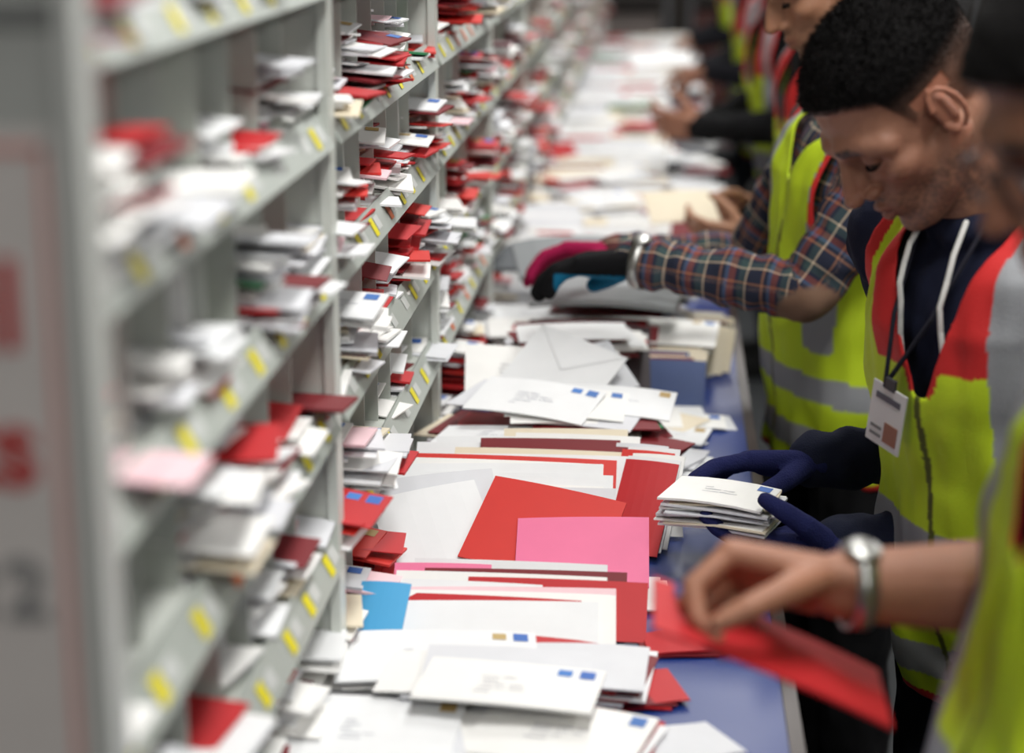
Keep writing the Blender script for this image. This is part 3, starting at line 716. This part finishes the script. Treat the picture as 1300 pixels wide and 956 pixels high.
m3=person(dict(P=(.42,4.30,.95),N=(.39,4.27,1.46),F=(-.97,-.2,0),WR=(.20,4.42,1.05),WL=(.19,4.10,1.03),shirt=lin(18,18,20),skin=SK2,hair=BLK,voxel=.010,vvox=.009,
  H=(.30,4.25,1.67),HF=(-.85,-.1,-.5),hvox=.005,HR=dict(d=(-1,-.3,0),n=(0,-.8,-.3),t=(0,-.3,1)),HL=dict(d=(-1,.3,0),n=(0,.8,.3),t=(0,-.3,1))))
a=Acc(); env(a,T(.04,4.24,1.075)@RZ(15)@RX(30),.16,.11,.003,CRM,4,2,.004); mkobj('held_envelope',a,M_paper)
m4=person(dict(P=(.42,5.45,.95),N=(.36,5.42,1.46),F=(-.97,-.2,0),WR=(.12,5.62,1.10),WL=(.10,5.34,1.12),shirt=lin(16,16,18),skin=SK0,hair=BLK,voxel=.010,vvox=.009,
  H=(.27,5.4,1.67),HF=(-.85,-.1,-.5),hvox=.005,HR=dict(d=(-1,-.2,0),n=(0,-.8,-.3),t=(0,-.3,1)),HL=dict(d=(-1,.2,0.1),n=(0,.8,.3),t=(0,-.3,1))))
m5=person(dict(P=(.42,7.05,.95),N=(.38,7.0,1.46),F=(-.97,-.2,0),WR=(.14,7.15,1.12),WL=(.14,6.88,1.14),shirt=lin(20,20,26),skin=SK1,hair=BLK,voxel=.012,vvox=.010,
  H=(.29,7.0,1.67),HF=(-.85,-.1,-.5),hvox=.006))
a=Acc(); env(a,T(-.02,7.0,1.17)@RZ(10)@RX(15),.22,.15,.003,W1,4,2,.004); mkobj('held_envelope',a,M_paper)
m6=person(dict(P=(.42,8.9,.95),N=(.38,8.9,1.46),F=(-.97,-.2,0),WR=(.14,9.05,1.1),WL=(.14,8.75,1.1),shirt=lin(20,20,26),skin=SK1,hair=BLK,voxel=.012,vvox=.010,
  H=(.29,8.9,1.67),HF=(-.85,-.1,-.5),hvox=.006))
# foreground worker
WR0=(.160,1.55,1.190); ER0=(.405,1.60,1.175)
m0=person(dict(P=(.350,1.42,.95),N=(.455,1.41,1.45),F=(-.97,-.2,0),SR=(.405,1.585,1.405),ER=ER0,WR=WR0,WL=(.30,1.20,1.08),sleeve='short',
  shirt=lin(20,22,34),skin=SK0,hair=BLK,voxel=.008,vvox=.006,long_hair=True,hairlen=.02,beard=0,redh=.8,
  HR=dict(d=(-.98,.12,.10),n=(0,-.65,-.75),t=(0,-.7,.7),curl=(.95,.95,.6),thumb=.9,size=1.08),
  H=(.326,1.42,1.605),HF=(-.85,-.25,-.40),hvox=.004))
watch(m0['e'],WR0,ER0,.035)
M=m0['M']; a=Acc()
for s in (-1,1):
    pts=[M@V((.098,s*(.032+.024*math.cos(t)),-.004+.018*math.sin(t))) for t in [2*math.pi*k/14 for k in range(15)]]
    chain(a,pts,[.0018]*15,8,lin(60,60,66)); chain(a,[M@V((.097,s*.056,.004)),M@V((.04,s*.080,.006)),M@V((-.012,s*.084,.006)),M@V((-.025,s*.083,-.012))],[.002]*4,8,lin(190,190,195))
chain(a,[M@V((.098,-.008,0)),M@V((.104,0,.003)),M@V((.098,.008,0))],[.0016]*3,8,lin(60,60,66))
mkobj('eyeglasses',a,M_metal,True,parent=m0['e'])
la=V((.93,0,-.38)).normalized(); sa_=V((.1,.95,-.04)); sa_=(sa_-la*sa_.dot(la)).normalized(); nn_=la.cross(sa_)
Mr=Matrix.Translation(V((.000,1.47,1.178))+la*.105+sa_*.05)@Matrix((la,sa_,nn_)).transposed().to_4x4()
a=Acc(); env(a,Mr,.215,.120,.003,RED,6,4,.004,0,None); obox(a,Mr,-.09,-.06,.02,.05,.0075,.008,lin(40,50,110)); mkobj('red_envelope',a,M_paper)
# ------------------------------------------------------------------ background roll cages & far shelving
def cage(x,y,w=.75,d=.65,h=1.6,fill=None):
    a=Acc(); c=lin(120,122,126)
    for px in (x,x+w):
        for py in (y,y+d): capsule(a,(px,py,.15),.014,(px,py,h),.014,8,c); ellipsoid(a,Matrix.Identity(4),(px,py,.07),(.06,.02,.06),10,(.02,.02,.02))
    for k in range(7):
        z=.2+(h-.2)*k/6
        for p,q in (((x,y,z),(x,y+d,z)),((x+w,y,z),(x+w,y+d,z)),((x,y+d,z),(x+w,y+d,z))): capsule(a,p,.006,q,.006,6,c)
    for k in range(8):
        xx=x+w*k/7; capsule(a,(xx,y+d,.2),.004,(xx,y+d,h),.004,6,c)
    box(a,x,x+w,y,y+d,.14,.17,c)
    e=empty('roll_cage_trolley',(x,y,0)); mkobj('cage_frame',a,M_metal,True,parent=e)
    b=Acc(); z=.171
    for r in range(3):
        for q in range(2):
            x0=x+.03+q*(w-.06)/2; hh=.27; cc=random.choice(fill); box(b,x0,x0+(w-.1)/2,y+.03,y+d-.03,z,z+hh,cc); 
            box(b,x0-.006,x0+(w-.1)/2+.006,y+.024,y+d-.024,z+hh-.03,z+hh,tuple(v*.7 for v in cc))
        z+=.29
    mkobj('mail_trays',b,M_metal,parent=e)
FL=[lin(100,60,56),lin(130,120,116),lin(50,50,58),lin(100,60,56),lin(60,54,50),lin(190,150,148)]
cage(-.75,11.9,fill=FL); cage(.15,12.2,fill=FL); cage(1.1,11.6,fill=FL); cage(-1.2,13.4,fill=FL); cage(.6,13.5,fill=FL)
a=Acc()
for b in range(9):
    y=2.0+b*1.0
    box(a,2.3,2.8,y-.015,y+.015,0,2.1,lin(60,60,62)); 
    for z in (.4,.8,1.2,1.6,2.08): box(a,2.3,2.8,y,y+1,z,z+.02,lin(70,70,72))
box(a,2.78,2.8,2,11,0,2.1,lin(50,50,52))
mkobj('storage_shelving',a,M_metal)
# ------------------------------------------------------------------ world & camera
w=bpy.data.worlds.new('world'); SC.world=w; w.use_nodes=True; w.node_tree.nodes['Background'].inputs[0].default_value=(.8,.85,.9,1); w.node_tree.nodes['Background'].inputs[1].default_value=.3
cam=bpy.data.cameras.new('camera'); cam.sensor_width=36; cam.lens=66.5; co=bpy.data.objects.new('camera',cam); co.location=(0,0,1.77)
co.rotation_euler=(math.radians(90-14.44),0,math.radians(4.61)); SC.collection.objects.link(co); SC.camera=co
cam.dof.use_dof=True; cam.dof.focus_distance=2.5; cam.dof.aperture_fstop=2.2
SC.view_settings.view_transform='Standard'; SC.view_settings.look='None'
